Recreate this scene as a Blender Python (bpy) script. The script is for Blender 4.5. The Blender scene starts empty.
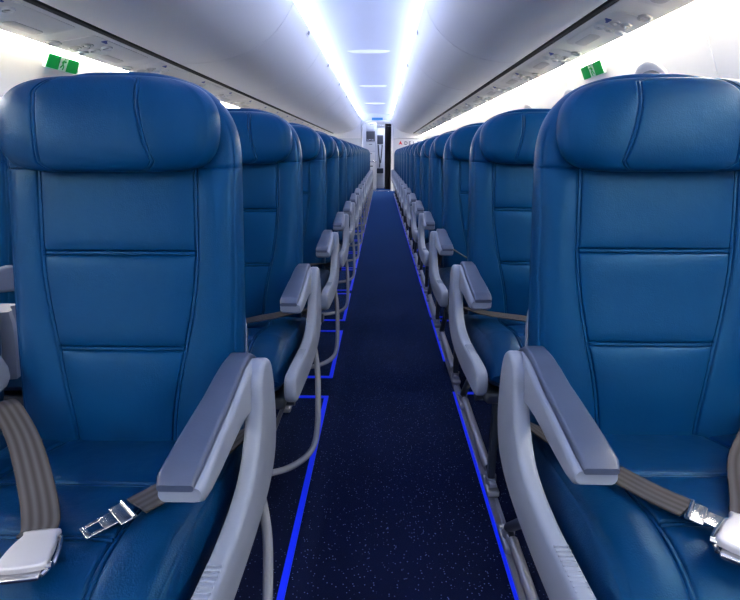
import bpy, bmesh, math, random
from mathutils import Vector, Matrix
random.seed(7)
sc = bpy.context.scene
C = sc.collection
R = math.radians

# ------------------------------------------------------------------ camera
F = 505.0
PITCH = math.atan(145.5 / F)
YAW = math.atan(11.5 * math.cos(PITCH) / F)
cam_d = bpy.data.cameras.new('camera')
cam = bpy.data.objects.new('camera', cam_d); C.objects.link(cam)
cam.location = (0, 0, 1.0)
cam.rotation_euler = (R(90) - PITCH, 0, YAW)
cam_d.sensor_width = 36; cam_d.lens = F / 740 * 36; cam_d.clip_start = 0.02
cam_d.dof.use_dof = False
sc.camera = cam

# ------------------------------------------------------------------ world, view, lamps
w = bpy.data.worlds.new('world'); sc.world = w; w.use_nodes = True
w.node_tree.nodes['Background'].inputs[0].default_value = (0.8, 0.88, 1, 1)
w.node_tree.nodes['Background'].inputs[1].default_value = 0.3
vs = sc.view_settings
vs.view_transform = 'Standard'; vs.look = 'None'; vs.gamma = 1; vs.use_curve_mapping = False
vs.exposure = 1.2
sc.cycles.use_denoising = True
sc.cycles.max_bounces = 6; sc.cycles.diffuse_bounces = 4
COVE = 9.5          # cove light strips over the bins
COVE_COL = (0.60, 0.68, 1.0)
SIDE = 46.0         # sidewall light strips
SIDE_COL = (1.0, 0.93, 0.80)

# ------------------------------------------------------------------ materials
def mat(name, col, rough=0.5, metal=0.0, spec=0.5, noise=None, bump=None, coat=0, sheen=None, emit=None):
    m = bpy.data.materials.new(name); m.use_nodes = True
    nt = m.node_tree; b = nt.nodes['Principled BSDF']
    b.inputs['Base Color'].default_value = (*col, 1); b.inputs['Roughness'].default_value = rough
    b.inputs['Metallic'].default_value = metal; b.inputs['Specular IOR Level'].default_value = spec
    b.inputs['Coat Weight'].default_value = coat
    tc = nt.nodes.new('ShaderNodeTexCoord')
    if noise:
        sc_, amt = noise
        n = nt.nodes.new('ShaderNodeTexNoise'); n.inputs['Scale'].default_value = sc_; n.inputs['Detail'].default_value = 4
        mx = nt.nodes.new('ShaderNodeMix'); mx.data_type = 'RGBA'
        mx.inputs[6].default_value = (*[c * (1 - amt) for c in col], 1); mx.inputs[7].default_value = (*[min(1, c * (1 + amt)) for c in col], 1)
        nt.links.new(tc.outputs['Object'], n.inputs['Vector']); nt.links.new(n.outputs['Fac'], mx.inputs[0])
        nt.links.new(mx.outputs[2], b.inputs['Base Color'])
    if bump:
        sc_, st, dist = bump
        n = nt.nodes.new('ShaderNodeTexNoise'); n.inputs['Scale'].default_value = sc_; n.inputs['Detail'].default_value = 5
        bp = nt.nodes.new('ShaderNodeBump'); bp.inputs['Strength'].default_value = st; bp.inputs['Distance'].default_value = dist
        nt.links.new(tc.outputs['Object'], n.inputs['Vector']); nt.links.new(n.outputs['Fac'], bp.inputs['Height'])
        nt.links.new(bp.outputs[0], b.inputs['Normal'])
    if sheen:
        b.inputs['Sheen Weight'].default_value = sheen[0]; b.inputs['Sheen Roughness'].default_value = sheen[1]
        b.inputs['Sheen Tint'].default_value = (*sheen[2], 1)
    if emit:
        b.inputs['Emission Color'].default_value = (*emit[0], 1); b.inputs['Emission Strength'].default_value = emit[1]
    return m

def leather(name, col):
    m = mat(name, col, 0.36, 0, 0.28, noise=(9, 0.10))
    m.node_tree.nodes['Principled BSDF'].inputs['Specular Tint'].default_value = (0.22, 0.60, 1.0, 1)
    nt = m.node_tree; b = nt.nodes['Principled BSDF']; tc = nt.nodes['Texture Coordinate']
    v = nt.nodes.new('ShaderNodeTexVoronoi'); v.inputs['Scale'].default_value = 420
    n = nt.nodes.new('ShaderNodeTexNoise'); n.inputs['Scale'].default_value = 14; n.inputs['Detail'].default_value = 3
    b1 = nt.nodes.new('ShaderNodeBump'); b1.inputs['Strength'].default_value = 0.22; b1.inputs['Distance'].default_value = 0.001
    b2 = nt.nodes.new('ShaderNodeBump'); b2.inputs['Strength'].default_value = 0.35; b2.inputs['Distance'].default_value = 0.006
    for q in (v, n): nt.links.new(tc.outputs['Object'], q.inputs['Vector'])
    nt.links.new(v.outputs['Distance'], b1.inputs['Height']); nt.links.new(n.outputs['Fac'], b2.inputs['Height'])
    nt.links.new(b1.outputs[0], b2.inputs['Normal']); nt.links.new(b2.outputs[0], b.inputs['Normal'])
    return m

def carpet():
    m = mat('carpet', (0.002, 0.004, 0.03), 0.95, 0, 0.1, bump=(900, 0.5, 0.002), sheen=(0.7, 0.3, (0.02, 0.20, 0.85)))
    nt = m.node_tree; b = nt.nodes['Principled BSDF']; tc = nt.nodes['Texture Coordinate']
    v = nt.nodes.new('ShaderNodeTexVoronoi'); v.inputs['Scale'].default_value = 120
    r = nt.nodes.new('ShaderNodeValToRGB'); r.color_ramp.elements[0].position = 0.11; r.color_ramp.elements[1].position = 0.19
    r.color_ramp.elements[0].color = (1, 1, 1, 1); r.color_ramp.elements[1].color = (0, 0, 0, 1)
    sx = nt.nodes.new('ShaderNodeSeparateColor'); gt = nt.nodes.new('ShaderNodeMath'); gt.operation = 'GREATER_THAN'; gt.inputs[1].default_value = 0.3
    ml = nt.nodes.new('ShaderNodeMath'); ml.operation = 'MULTIPLY'
    n = nt.nodes.new('ShaderNodeTexNoise'); n.inputs['Scale'].default_value = 6
    mx0 = nt.nodes.new('ShaderNodeMix'); mx0.data_type = 'RGBA'; mx0.inputs[6].default_value = (0.0016, 0.0032, 0.018, 1); mx0.inputs[7].default_value = (0.003, 0.0065, 0.036, 1)
    mx = nt.nodes.new('ShaderNodeMix'); mx.data_type = 'RGBA'; mx.inputs[7].default_value = (0.13, 0.18, 0.38, 1)
    L = nt.links
    L.new(tc.outputs['Object'], v.inputs['Vector']); L.new(tc.outputs['Object'], n.inputs['Vector'])
    L.new(v.outputs['Distance'], r.inputs[0]); L.new(v.outputs['Color'], sx.inputs[0]); L.new(sx.outputs[0], gt.inputs[0])
    L.new(r.outputs[0], ml.inputs[0]); L.new(gt.outputs[0], ml.inputs[1]); L.new(n.outputs['Fac'], mx0.inputs[0])
    L.new(mx0.outputs[2], mx.inputs[6]); L.new(ml.outputs[0], mx.inputs[0]); L.new(mx.outputs[2], b.inputs['Base Color'])
    return m

def webbing():
    m = mat('belt_webbing', (0.20, 0.20, 0.20), 0.7, 0, 0.15)
    nt = m.node_tree; b = nt.nodes['Principled BSDF']
    uv = nt.nodes.new('ShaderNodeUVMap'); wv = nt.nodes.new('ShaderNodeTexWave')
    wv.wave_type = 'BANDS'; wv.bands_direction = 'X'; wv.inputs['Scale'].default_value = 0.32
    mx = nt.nodes.new('ShaderNodeMix'); mx.data_type = 'RGBA'; mx.inputs[6].default_value = (0.035, 0.033, 0.034, 1); mx.inputs[7].default_value = (0.072, 0.071, 0.080, 1)
    nt.links.new(uv.outputs[0], wv.inputs['Vector']); nt.links.new(wv.outputs['Fac'], mx.inputs[0]); nt.links.new(mx.outputs[2], b.inputs['Base Color'])
    return m

def emis(name, col, s):
    m = bpy.data.materials.new(name); m.use_nodes = True; nt = m.node_tree
    nt.nodes.remove(nt.nodes['Principled BSDF'])
    e = nt.nodes.new('ShaderNodeEmission'); e.inputs[0].default_value = (*col, 1); e.inputs[1].default_value = s
    nt.links.new(e.outputs[0], nt.nodes['Material Output'].inputs[0]); return m

M = dict(
    leather=leather('navy_leather', (0.0003, 0.031, 0.112)),
    leather_seat=leather('navy_leather_cushion', (0.0003, 0.024, 0.088)),
    grey=mat('armrest_grey_plastic', (0.19, 0.225, 0.31), 0.42, 0, 0.4, bump=(300, 0.08, 0.001)),
    pad=mat('armrest_pad_grey', (0.042, 0.060, 0.115), 0.38, 0, 0.5, bump=(350, 0.15, 0.001)),
    tube=mat('grey_painted_tube', (0.20, 0.22, 0.27), 0.35, 0, 0.5),
    dark=mat('dark_grey_metal', (0.03, 0.04, 0.06), 0.4, 0.4),
    black=mat('black_plastic', (0.008, 0.009, 0.012), 0.5),
    chrome=mat('brushed_steel', (0.62, 0.62, 0.64), 0.22, 1.0, noise=(30, 0.1)),
    satin=mat('satin_aluminium', (0.42, 0.44, 0.50), 0.30, 0.75),
    buckle=mat('satin_buckle_metal', (0.50, 0.51, 0.56), 0.38, 0.4),
    belt=webbing(),
    carpet=carpet(),
    underfloor=mat('dark_under_seat_carpet', (0.0015, 0.002, 0.012), 0.9, 0, 0.2, bump=(700, 0.4, 0.002)),
    blue=mat('blue_floor_strip', (0.004, 0.020, 0.85), 0.35, 0, 0.5, emit=((0.0, 0.03, 1.0), 0.12)),
    bin=mat('bin_pale_grey', (0.80, 0.81, 0.84), 0.42, 0, 0.4, noise=(1.5, 0.02)),
    psu=mat('service_rail_grey', (0.84, 0.83, 0.80), 0.5, 0, 0.3),
    psu2=mat('service_module_grey', (0.62, 0.61, 0.59), 0.45, 0, 0.3),
    wall=mat('sidewall_cream', (0.86, 0.845, 0.81), 0.5, 0, 0.3),
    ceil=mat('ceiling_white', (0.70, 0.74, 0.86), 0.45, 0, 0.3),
    gap=mat('dark_gap', (0.006, 0.006, 0.007), 0.7),
    bulk=mat('bulkhead_pale', (0.52, 0.55, 0.62), 0.45),
    white=mat('white_plastic', (0.75, 0.76, 0.78), 0.4),
    galley=mat('galley_white', (0.62, 0.64, 0.68), 0.35),
    monitor=mat('dark_grey_panel', (0.05, 0.055, 0.07), 0.3),
    curtain=mat('black_curtain', (0.004, 0.004, 0.010), 0.8),
    green=mat('exit_green', (0.0, 0.20, 0.04), 0.4, emit=((0.0, 0.42, 0.05), 0.12)),
    exitwhite=mat('exit_white', (0.85, 0.9, 0.85), 0.4),
    symbol=mat('symbol_blue', (0.01, 0.05, 0.35), 0.4),
    signblue=mat('sign_blue', (0.01, 0.16, 0.36), 0.4),
    red=mat('widget_red', (0.55, 0.012, 0.03), 0.4),
    letter=mat('lettering_navy', (0.02, 0.025, 0.08), 0.4),
    pane=mat('window_shade', (0.30, 0.31, 0.31), 0.5),
    cove=emis('cove_light', COVE_COL, COVE),
    side=emis('sidewall_light', SIDE_COL, SIDE),
    fill_glow=emis('added_fill_glow', (0.80, 0.87, 1.0), 2.6),  # glow of the added fill panel behind the camera
    lens=mat('lamp_lens', (0.25, 0.25, 0.25), 0.2),
)

# ------------------------------------------------------------------ helpers
def meshof(name, verts, faces, m, smooth=True, angle=38, uvs=None):
    me = bpy.data.meshes.new(name); me.from_pydata([tuple(v) for v in verts], [], faces); me.update()
    bm = bmesh.new(); bm.from_mesh(me)
    if uvs is None: bmesh.ops.remove_doubles(bm, verts=bm.verts, dist=1e-6)
    bmesh.ops.recalc_face_normals(bm, faces=bm.faces)
    bm.to_mesh(me); bm.free()
    if uvs is not None:
        l = me.uv_layers.new(name='UVMap')
        for lp in me.loops: l.data[lp.index].uv = uvs[lp.vertex_index]
    if smooth:
        me.shade_smooth(); me.set_sharp_from_angle(angle=R(angle))
    me.materials.append(m); return me
class MB:
    def __init__(s): s.v = []; s.f = []
    def add(s, v, f):
        b = len(s.v); s.v += [Vector(p) for p in v]; s.f += [[i + b for i in q] for q in f]; return s
    def grid(s, rows, closed=False, capa=False, capb=False):
        n = len(rows[0]); v = [p for r in rows for p in r]; f = []
        for i in range(len(rows) - 1):
            for j in range(n if closed else n - 1):
                k = (j + 1) % n; f.append([i * n + j, i * n + k, (i + 1) * n + k, (i + 1) * n + j])
        if capa: f.append(list(range(n))[::-1])
        if capb: f.append([(len(rows) - 1) * n + j for j in range(n)])
        return s.add(v, f)
    def box(s, a, b, r=0.0):
        x0, y0, z0 = a; x1, y1, z1 = b
        if r <= 0:
            v = [(x, y, z) for x in (x0, x1) for y in (y0, y1) for z in (z0, z1)]
            return s.add(v, [[0, 1, 3, 2], [4, 6, 7, 5], [0, 4, 5, 1], [2, 3, 7, 6], [0, 2, 6, 4], [1, 5, 7, 3]])
        r = min(r, (x1 - x0) / 2.01, (y1 - y0) / 2.01, (z1 - z0) / 2.01)
        def ring(z, ins):
            out = []
            for cx, cy, a0 in ((x1 - r, y1 - r, 0), (x0 + r, y1 - r, 90), (x0 + r, y0 + r, 180), (x1 - r, y0 + r, 270)):
                for k in range(4):
                    t = R(a0 + 30 * k); out.append((cx + (r - ins) * math.cos(t), cy + (r - ins) * math.sin(t), z))
            return out
        rows = []
        for k in range(4): t = R(90 - 30 * k); rows.append(ring(z0 + r * (1 - math.sin(t)), r * (1 - math.cos(t))) if 0 else ring(z0 + r * (1 - math.sin(R(90 - 30 * (3 - k)))) , r * (1 - math.cos(R(90 - 30 * (3 - k)))) ))
        rows = [ring(z0 + r * (1 - math.sin(t)), r * (1 - math.cos(t))) for t in (R(90), R(60), R(30), 0)] + [ring(z1 - r * (1 - math.sin(t)), r * (1 - math.cos(t))) for t in (0, R(30), R(60), R(90))]
        return s.grid(rows, True, True, True)
    def tube(s, pts, r, n=10, cap=True):
        pts = [Vector(p) for p in pts]; rows = []; up = None
        for i, p in enumerate(pts):
            d = (pts[min(i + 1, len(pts) - 1)] - pts[max(i - 1, 0)]).normalized()
            if up is None:
                up = d.orthogonal().normalized()
            up = (up - d * up.dot(d)).normalized(); sd = d.cross(up)
            rr = r[i] if isinstance(r, (list, tuple)) else r
            rows.append([p + (up * math.cos(2 * math.pi * k / n) + sd * math.sin(2 * math.pi * k / n)) * rr for k in range(n)])
        return s.grid(rows, True, cap, cap)
    def prism(s, pts, a, b, r, ax=0):
        """closed outline pts (p,q) extruded along axis ax from a to b with a rounded rim"""
        n = len(pts); P = [Vector(p) for p in pts]
        ar = sum(P[i].x * P[(i + 1) % n].y - P[(i + 1) % n].x * P[i].y for i in range(n))
        nr = []
        for i in range(n):
            t = (P[(i + 1) % n] - P[i - 1]).normalized(); q = Vector((t.y, -t.x)); nr.append(q if ar > 0 else -q)
        def ring(c, ins):
            o = []
            for p, q in zip(P, nr):
                u = p - q * ins
                o.append((c, u.x, u.y) if ax == 0 else (u.x, c, u.y) if ax == 1 else (u.x, u.y, c))
            return o
        T = (R(90), R(60), R(30), 0)
        rows = [ring(a + r * (1 - math.sin(t)), r * (1 - math.cos(t))) for t in T] if r else [ring(a, 0)]
        rows += [ring(b - r * (1 - math.sin(t)), r * (1 - math.cos(t))) for t in reversed(T)] if r else [ring(b, 0)]
        return s.grid(rows, True, True, True)
    def xf(s, m):
        s.v = [m @ v for v in s.v]; return s
    def mesh(s, name, m, **k): return meshof(name, s.v, s.f, m, **k)
def smooth_poly(pts, sub=5, closed=True):
    n = len(pts); out = []; P = [Vector(p) for p in pts]
    for i in range(n if closed else n - 1):
        if closed: a, b, c, d = P[i - 1], P[i], P[(i + 1) % n], P[(i + 2) % n]
        else: a, b, c, d = P[max(i - 1, 0)], P[i], P[i + 1], P[min(i + 2, n - 1)]
        for k in range(sub):
            t = k / sub
            out.append(0.5 * ((2 * b) + (c - a) * t + (2 * a - 5 * b + 4 * c - d) * t * t + (3 * b - a - 3 * c + d) * t ** 3))
    if not closed: out.append(P[-1])
    return out
def rrect(w, h, r, n=5):
    o = []
    for cx, cy, a0 in ((w / 2 - r, h / 2 - r, 0), (-w / 2 + r, h / 2 - r, 90), (-w / 2 + r, -h / 2 + r, 180), (w / 2 - r, -h / 2 + r, 270)):
        for k in range(n + 1): t = R(a0 + 90 * k / n); o.append((cx + r * math.cos(t), cy + r * math.sin(t)))
    return o
def link(name, me, parent=None, loc=(0, 0, 0), rot=(0, 0, 0)):
    o = bpy.data.objects.new(name, me); C.objects.link(o); o.location = loc; o.rotation_euler = rot; o.parent = parent; return o
def struct(name, me, parent=None):
    o = link(name, me, parent)
    if parent is None: o['kind'] = 'structure'
    return o
def thing(name, label, cat, group=None, loc=(0, 0, 0), rot=(0, 0, 0)):
    o = bpy.data.objects.new(name, None); C.objects.link(o); o.location = loc; o.rotation_euler = rot; o.empty_display_size = 0.1
    o['label'] = label; o['category'] = cat
    if group: o['group'] = group
    return o
def dup(root, label, loc=None, group=None):
    kids = {}
    for o in bpy.data.objects:
        if o.parent: kids.setdefault(o.parent, []).append(o)
    def cp(o, par):
        c = o.copy(); C.objects.link(c); c.parent = par
        for k in kids.get(o, []): cp(k, c)
        return c
    r = cp(root, None); r['label'] = label
    if loc is not None: r.location = loc
    if group: r['group'] = group
    return r
def mirror(mb): mb.v = [Vector((-v.x, v.y, v.z)) for v in mb.v]; return mb
ORD = ['first', 'second', 'third', 'fourth', 'fifth', 'sixth', 'seventh', 'eighth', 'ninth', 'tenth', 'eleventh', 'twelfth', 'thirteenth', 'fourteenth', 'fifteenth', 'sixteenth', 'seventeenth']

# ------------------------------------------------------------------ structure
Y0, Y1 = -2.45, 14.70
def oh(p):   # overhead fittings are laid out on the cabin's 94 percent section
    return [(x * 0.912, 1 + (z - 1) * 0.94) for x, z in p]
def sweep(name, prof, m, y0=Y0, y1=Y1, closed=False, smooth=True, sub=1):
    rows = [[(x, y0 + (y1 - y0) * k / sub, z) for x, z in prof] for k in range(sub + 1)]
    return MB().grid(rows, closed, closed, closed).mesh(name, m, smooth=smooth)
struct('floor', MB().box((-2.0, Y0, -0.05), (1.45, 16.6, 0.0)).mesh('floor', M['carpet'], smooth=False))
WL = [(-1.80, 0.0), (-1.90, 0.25), (-1.95, 0.6), (-1.94, 0.90), (-1.88, 1.08), (-1.683, 1.470), (-1.683, 1.528), (-1.705, 1.62)]
WR = [(1.26, 0.0), (1.33, 0.25), (1.38, 0.6), (1.37, 0.90), (1.325, 1.08), (1.135, 1.470), (1.135, 1.528), (1.157, 1.62)]
def thick(p, d):
    return p + [(x + d, z) for x, z in reversed(p)]
struct('wall_left', sweep('wall_left', thick(WL, -0.05), M['wall'], closed=True))
struct('wall_right', sweep('wall_right', thick(WR, 0.05), M['wall'], closed=True))
struct('wall_back', MB().box((-2.0, Y0 - 0.05, 0), (1.45, Y0, 2.3)).mesh('wall_back', M['bulk'], smooth=False))
# crown of the cabin: one arched lining from cove to cove
CX = -0.157
def arch(n=24, hw=0.56, z0=2.03, z1=2.15):
    out = []
    for k in range(n + 1):
        t = math.pi * k / n; out.append((CX - hw * math.cos(t), z0 + (z1 - z0) * math.sin(t) ** 0.8))
    return out
AR = arch()
prof = [(-1.9, 1.70), (-1.86, 1.88), (-1.30, 2.02), (-0.74, 1.995)] + AR + [(0.43, 1.995), (0.9, 2.0), (1.26, 1.86), (1.30, 1.70)]
prof = oh(prof)
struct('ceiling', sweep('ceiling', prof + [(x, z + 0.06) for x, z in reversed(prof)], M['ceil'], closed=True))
# cove light strips in the recess above the bins
def strip(name, prof, m, label, cat='light strip', y0=Y0 + 0.1, y1=Y1 - 0.1):
    o = link(name, sweep(name, oh(prof), m, y0, y1, closed=True, smooth=False)); o['label'] = label; o['category'] = cat; return o
strip('cove_light', [(-0.715, 1.985), (-0.655, 2.045), (-0.665, 2.05), (-0.725, 1.99)], M['cove'], 'long glowing violet-white cove light above the left overhead bins')
strip('cove_light', [(0.40, 1.985), (0.34, 2.045), (0.35, 2.05), (0.41, 1.99)], M['cove'], 'long glowing violet-white cove light above the right overhead bins')
strip('sidewall_light', [(-1.838, 1.545), (-1.80, 1.575), (-1.803, 1.585), (-1.841, 1.55)], M['side'], 'long warm strip light where left service rail meets the cream sidewall')
strip('sidewall_light', [(1.238, 1.545), (1.20, 1.575), (1.203, 1.585), (1.241, 1.55)], M['side'], 'long warm strip light where right service rail meets the cream sidewall')
# crescent air slots across the crown of the ceiling
for k, (y, lab) in enumerate(((2.9, 'above the camera'), (5.95, 'nearest of those in view'), (8.8, 'second of those in view'), (11.7, 'farthest, close to the doorway'))):
    hw = 0.235; rows = []
    for i in range(25):
        t = -1 + 2 * i / 24; x = CX * 0.912 + hw * t; c = (x / 0.912 - CX) / 0.56
        z = 1 + 0.94 * ((2.03 + 0.12 * math.sqrt(max(0, 1 - c * c)) ** 0.8) - 1) + 0.004; d = 0.20 * math.sqrt(max(0.0004, 1 - t * t)); e = 0.040 * math.sqrt(max(0.0004, 1 - t * t))
        rows.append([(x, y, z), (x, y, z - e), (x, y + 0.15 * d, z - e * 1.1), (x, y + d, z - 0.004), (x, y + d, z)])
    o = link('ceiling_vent', MB().grid(rows, True, True, True).mesh('ceiling_vent', M['white'])); o['label'] = 'white crescent air slot on the ceiling, ' + lab
    o['category'] = 'air vent'; o['group'] = 'ceiling air slots'
o = link('fill_panel', MB().prism([(x + CX * 0.912, y - 1.15) for x, y in rrect(0.55, 1.6, 0.08)], 2.035, 2.055, 0.005, 2).mesh('fill_panel', M['fill_glow']))  # unseen glowing panel, added as fill light for the seat fronts
o['label'] = 'broad flat fill light panel added under the ceiling behind the camera'; o['category'] = 'ceiling lamp'
# dark gap between the bins and the service rail, and the rails
struct('trim_4', sweep('gap_left', oh([(-1.476, 1.66), (-1.476, 1.590), (-1.452, 1.594), (-1.452, 1.66)]), M['gap'], closed=True, smooth=False))
struct('trim_5', sweep('gap_right', oh([(0.973, 1.66), (0.973, 1.590), (0.95, 1.594), (0.95, 1.66)]), M['gap'], closed=True, smooth=False))
RL = [(-1.805, 1.553), (-1.80, 1.548), (-1.79, 1.549), (-1.50, 1.594), (-1.482, 1.590), (-1.477, 1.597), (-1.477, 1.625), (-1.805, 1.60)]
RR = [(1.205, 1.553), (1.20, 1.548), (1.19, 1.549), (1.01, 1.592), (0.980, 1.590), (0.974, 1.597), (0.974, 1.625), (1.205, 1.60)]
struct('trim_6', sweep('service_rail_left', oh(RL), M['psu'], closed=True))
struct('trim_7', sweep('service_rail_right', oh(RR), M['psu'], closed=True))

# ------------------------------------------------------------------ overhead bins (one unit per 1.56 m)
BL = [(-1.450, 1.630), (-1.448, 1.605), (-1.40, 1.596), (-1.25, 1.60), (-1.08, 1.622), (-0.92, 1.672), (-0.79, 1.745), (-0.69, 1.835), (-0.625, 1.925), (-0.603, 1.968)]
BR = [(0.948, 1.630), (0.946, 1.605), (0.91, 1.594), (0.80, 1.600), (0.66, 1.626), (0.53, 1.680), (0.42, 1.755), (0.345, 1.84), (0.300, 1.92), (0.287, 1.968)]
BL, BR = oh(BL), oh(BR)
def make_bin(P, side, k, y, L):
    g = 0.004
    S = smooth_poly(P, 4, False)
    back = [(P[-1][0] - side * 0.02, 1.924), (P[-1][0] - side * 0.10, 1.928), (P[0][0], 1.88)]
    t = thing('overhead_bin', '', 'overhead bin', 'overhead bins along the %s side' % ('left' if side > 0 else 'right'), (0, y, 0))
    pts = [(v.x, v.y) for v in S] + back
    mb = MB(); n = len(pts)
    P2 = [Vector(p) for p in pts]; ar = sum(P2[i].x * P2[(i + 1) % n].y - P2[(i + 1) % n].x * P2[i].y for i in range(n)); nr = []
    for i in range(n):
        tt = (P2[(i + 1) % n] - P2[i - 1]).normalized(); q = Vector((tt.y, -tt.x)); nr.append(q if ar > 0 else -q)
    rows = []
    for yy, ins in ((g, 0.008), (g + 0.001, 0.004), (g + 0.006, 0), (L - g - 0.006, 0), (L - g - 0.001, 0.004), (L - g, 0.008)):
        rows.append([((p - q * ins).x, yy, (p - q * ins).y) for p, q in zip(P2, nr)])
    mb.grid(rows, True, True, True)
    link('bin_door', mb.mesh('bin_door', M['bin']), t)
    # latch: small recessed cup with a dark paddle, on the upper lip
    a, b = Vector(P[-1]), Vector(P[-2]); c = a * 0.45 + b * 0.55; d = (a - b).normalized(); nn = Vector((d.y, -d.x)) * side
    if nn.y > 0: nn = -nn
    m = Matrix(((0, d.x, nn.x, c.x), (1, 0, 0, L / 2), (0, d.y, nn.y, c.y), (0, 0, 0, 1)))
    lt = link('latch', MB().prism(rrect(0.12, 0.05, 0.018), -0.002, 0.004, 0.002, 2).xf(m).mesh('latch', M['white']), t)
    link('paddle', MB().prism(rrect(0.07, 0.026, 0.008), 0.003, 0.007, 0.001, 2).xf(m).mesh('paddle', M['monitor']), lt)
    return t
for P, side, nm in ((BL, 1, 'left'), (BR, -1, 'right')):
    first = None; vis = 0
    for k in range(-3, 8):
        y = 2.04 + 1.46 * k
        lab = 'pale grey overhead bin on the %s, %s of its row counted from the camera' % (nm, ORD[max(0, k + 2)])
        if k < -2: lab = 'pale grey overhead bin on the %s, behind the camera' % nm + (' by the end wall' if k == -3 else '')
        if k == 7: lab = 'pale grey overhead bin on the %s, farthest, next to the end bulkhead' % nm
        if first is None:
            first = make_bin(P, side, k, y, 1.46); first['label'] = lab
        else: dup(first, lab, (0, y, 0))
# short end fairings that close the bin row against the bulkhead
for P, nm, n in ((BL, 'left', 8), (BR, 'right', 9)):
    S = [(v.x, v.y) for v in smooth_poly(P, 4, False)]
    struct('trim_%d' % n, sweep('bin_end_%s' % nm, S + [(P[-1][0], 1.924), (P[0][0], 1.88)], M['bin'], 2.04 + 1.46 * 8 + 0.01, Y1, closed=True))

# ------------------------------------------------------------------ service modules under the bins
def place_on_rail(P):  # P: (x,z) outer, inner -> matrix builder with u from outer to inner, y along, n down
    o, i = Vector(P[0]), Vector(P[1]); d = (i - o).normalized(); n = Vector((d.y, -d.x))
    if n.y > 0: n = -n
    return o, d, n
def disc(mb, u, v, r, h0, h1, n=24, ry=None):
    ry = ry or r
    mb.grid([[(u + s * math.cos(2 * math.pi * k / n) * 1, v + s * ry / r * math.sin(2 * math.pi * k / n), h) for k in range(n)] for s, h in ((r, h0), (r, h1 - 0.002), (r - 0.002, h1))], True, True, True)
def dish(mb, u, v, r, depth, rim, n=28, ry=None):
    """raised ring with a sunken bowl"""
    ry = ry or r
    pr = [(r, 0), (r, rim * 0.6), (r - 0.003, rim), (r - 0.008, rim), (r - 0.011, rim * 0.4), (r * 0.55, -0.0005 + rim * 0.05), (0.001, 0.0002)]
    mb.grid([[(u + s * math.cos(2 * math.pi * k / n), v + s * ry / r * math.sin(2 * math.pi * k / n), h) for k in range(n)] for s, h in pr], True, False, True)
def make_module(side, ln):
    if side > 0: o, d, n = place_on_rail(oh(((-1.80, 1.5475), (-1.51, 1.5930)))); W = 0.266
    else: o, d, n = place_on_rail(oh(((1.20, 1.5465), (1.01, 1.5915)))); W = 0.176
    m = Matrix(((d.x, 0, n.x, o.x), (0, 1, 0, 0), (d.y, 0, n.y, o.y), (0, 0, 0, 1)))
    t = thing('service_module', '', 'service panel', 'service panels under the %s bins' % ('left' if side > 0 else 'right'))
    b = MB(); b.prism([(x + W / 2, y + 0.24) for x, y in rrect(W - 0.02, 0.60, 0.03)], 0.0, 0.003, 0.001, 2)
    link('cover', b.xf(m).mesh('cover', M['psu']), t)
    us = (0.055, 0.122, 0.19) if side > 0 else (0.042, 0.092, 0.140)
    R1 = 0.029 if side > 0 else 0.023
    for i, u in enumerate(us if side > 0 else us[:3]):
        q = MB(); dish(q, u, 0.17, R1, 0.01, 0.012)
        g = link('reading_light', q.xf(m).mesh('reading_light', M['white']), t)
        q = MB(); disc(q, u, 0.17, R1 * 0.5, 0.002, 0.006); link('lens', q.xf(m).mesh('lens', M['lens']), g)
    for i, u in enumerate(us[:2]):
        q = MB(); dish(q, u + 0.02, 0.07, R1, 0.01, 0.008, ry=R1 * 1.25)
        g = link('air_vent', q.xf(m).mesh('air_vent', M['psu2']), t)
        q = MB(); disc(q, u + 0.02, 0.07, R1 * 0.55, 0.002, 0.012); disc(q, u + 0.02, 0.07, R1 * 0.3, 0.012, 0.018); link('nozzle', q.xf(m).mesh('nozzle', M['psu2']), g)
    q = MB(); q.prism([(x + (0.09 if side > 0 else 0.1), y + 0.40) for x, y in rrect(0.055, 0.22, 0.025)], 0.002, 0.0045, 0.001, 2)
    link('speaker_recess', q.xf(m).mesh('speaker_recess', M['psu2']), t)
    q = MB(); dish(q, 0.045 if side > 0 else 0.05, -0.12 + 0.06, R1 * 1.15, 0.01, 0.007, ry=R1 * 1.5)
    link('oxygen_vent', q.xf(m).mesh('oxygen_vent', M['psu2']), t)
    # row mark beside the dark gap: blue seat pictogram
    q = MB(); u0 = W - 0.028
    q.box((u0 - 0.012, 0.05, 0.003), (u0 - 0.004, 0.095, 0.006)).box((u0 - 0.012, 0.05, 0.003), (u0 + 0.014, 0.062, 0.006)).box((u0 - 0.012, 0.062, 0.003), (u0 + 0.004, 0.078, 0.006))
    link('row_mark', q.xf(m).mesh('row_mark', M['symbol'], smooth=False), t)
    return t
PIT = 0.77
for side, nm in ((1, 'left'), (-1, 'right')):
    first = None
    for k in range(17):
        y = 1.25 + 0.74 * k + (0 if side > 0 else 0.34)
        if y > 13.6: break
        lab = 'grey reading light and air vent panel under the %s bins, %s from the camera' % (nm, ORD[k])
        if first is None: first = make_module(side, nm); first['label'] = lab; first.location = (0, y, 0)
        else: dup(first, lab, (0, y, 0))

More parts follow.
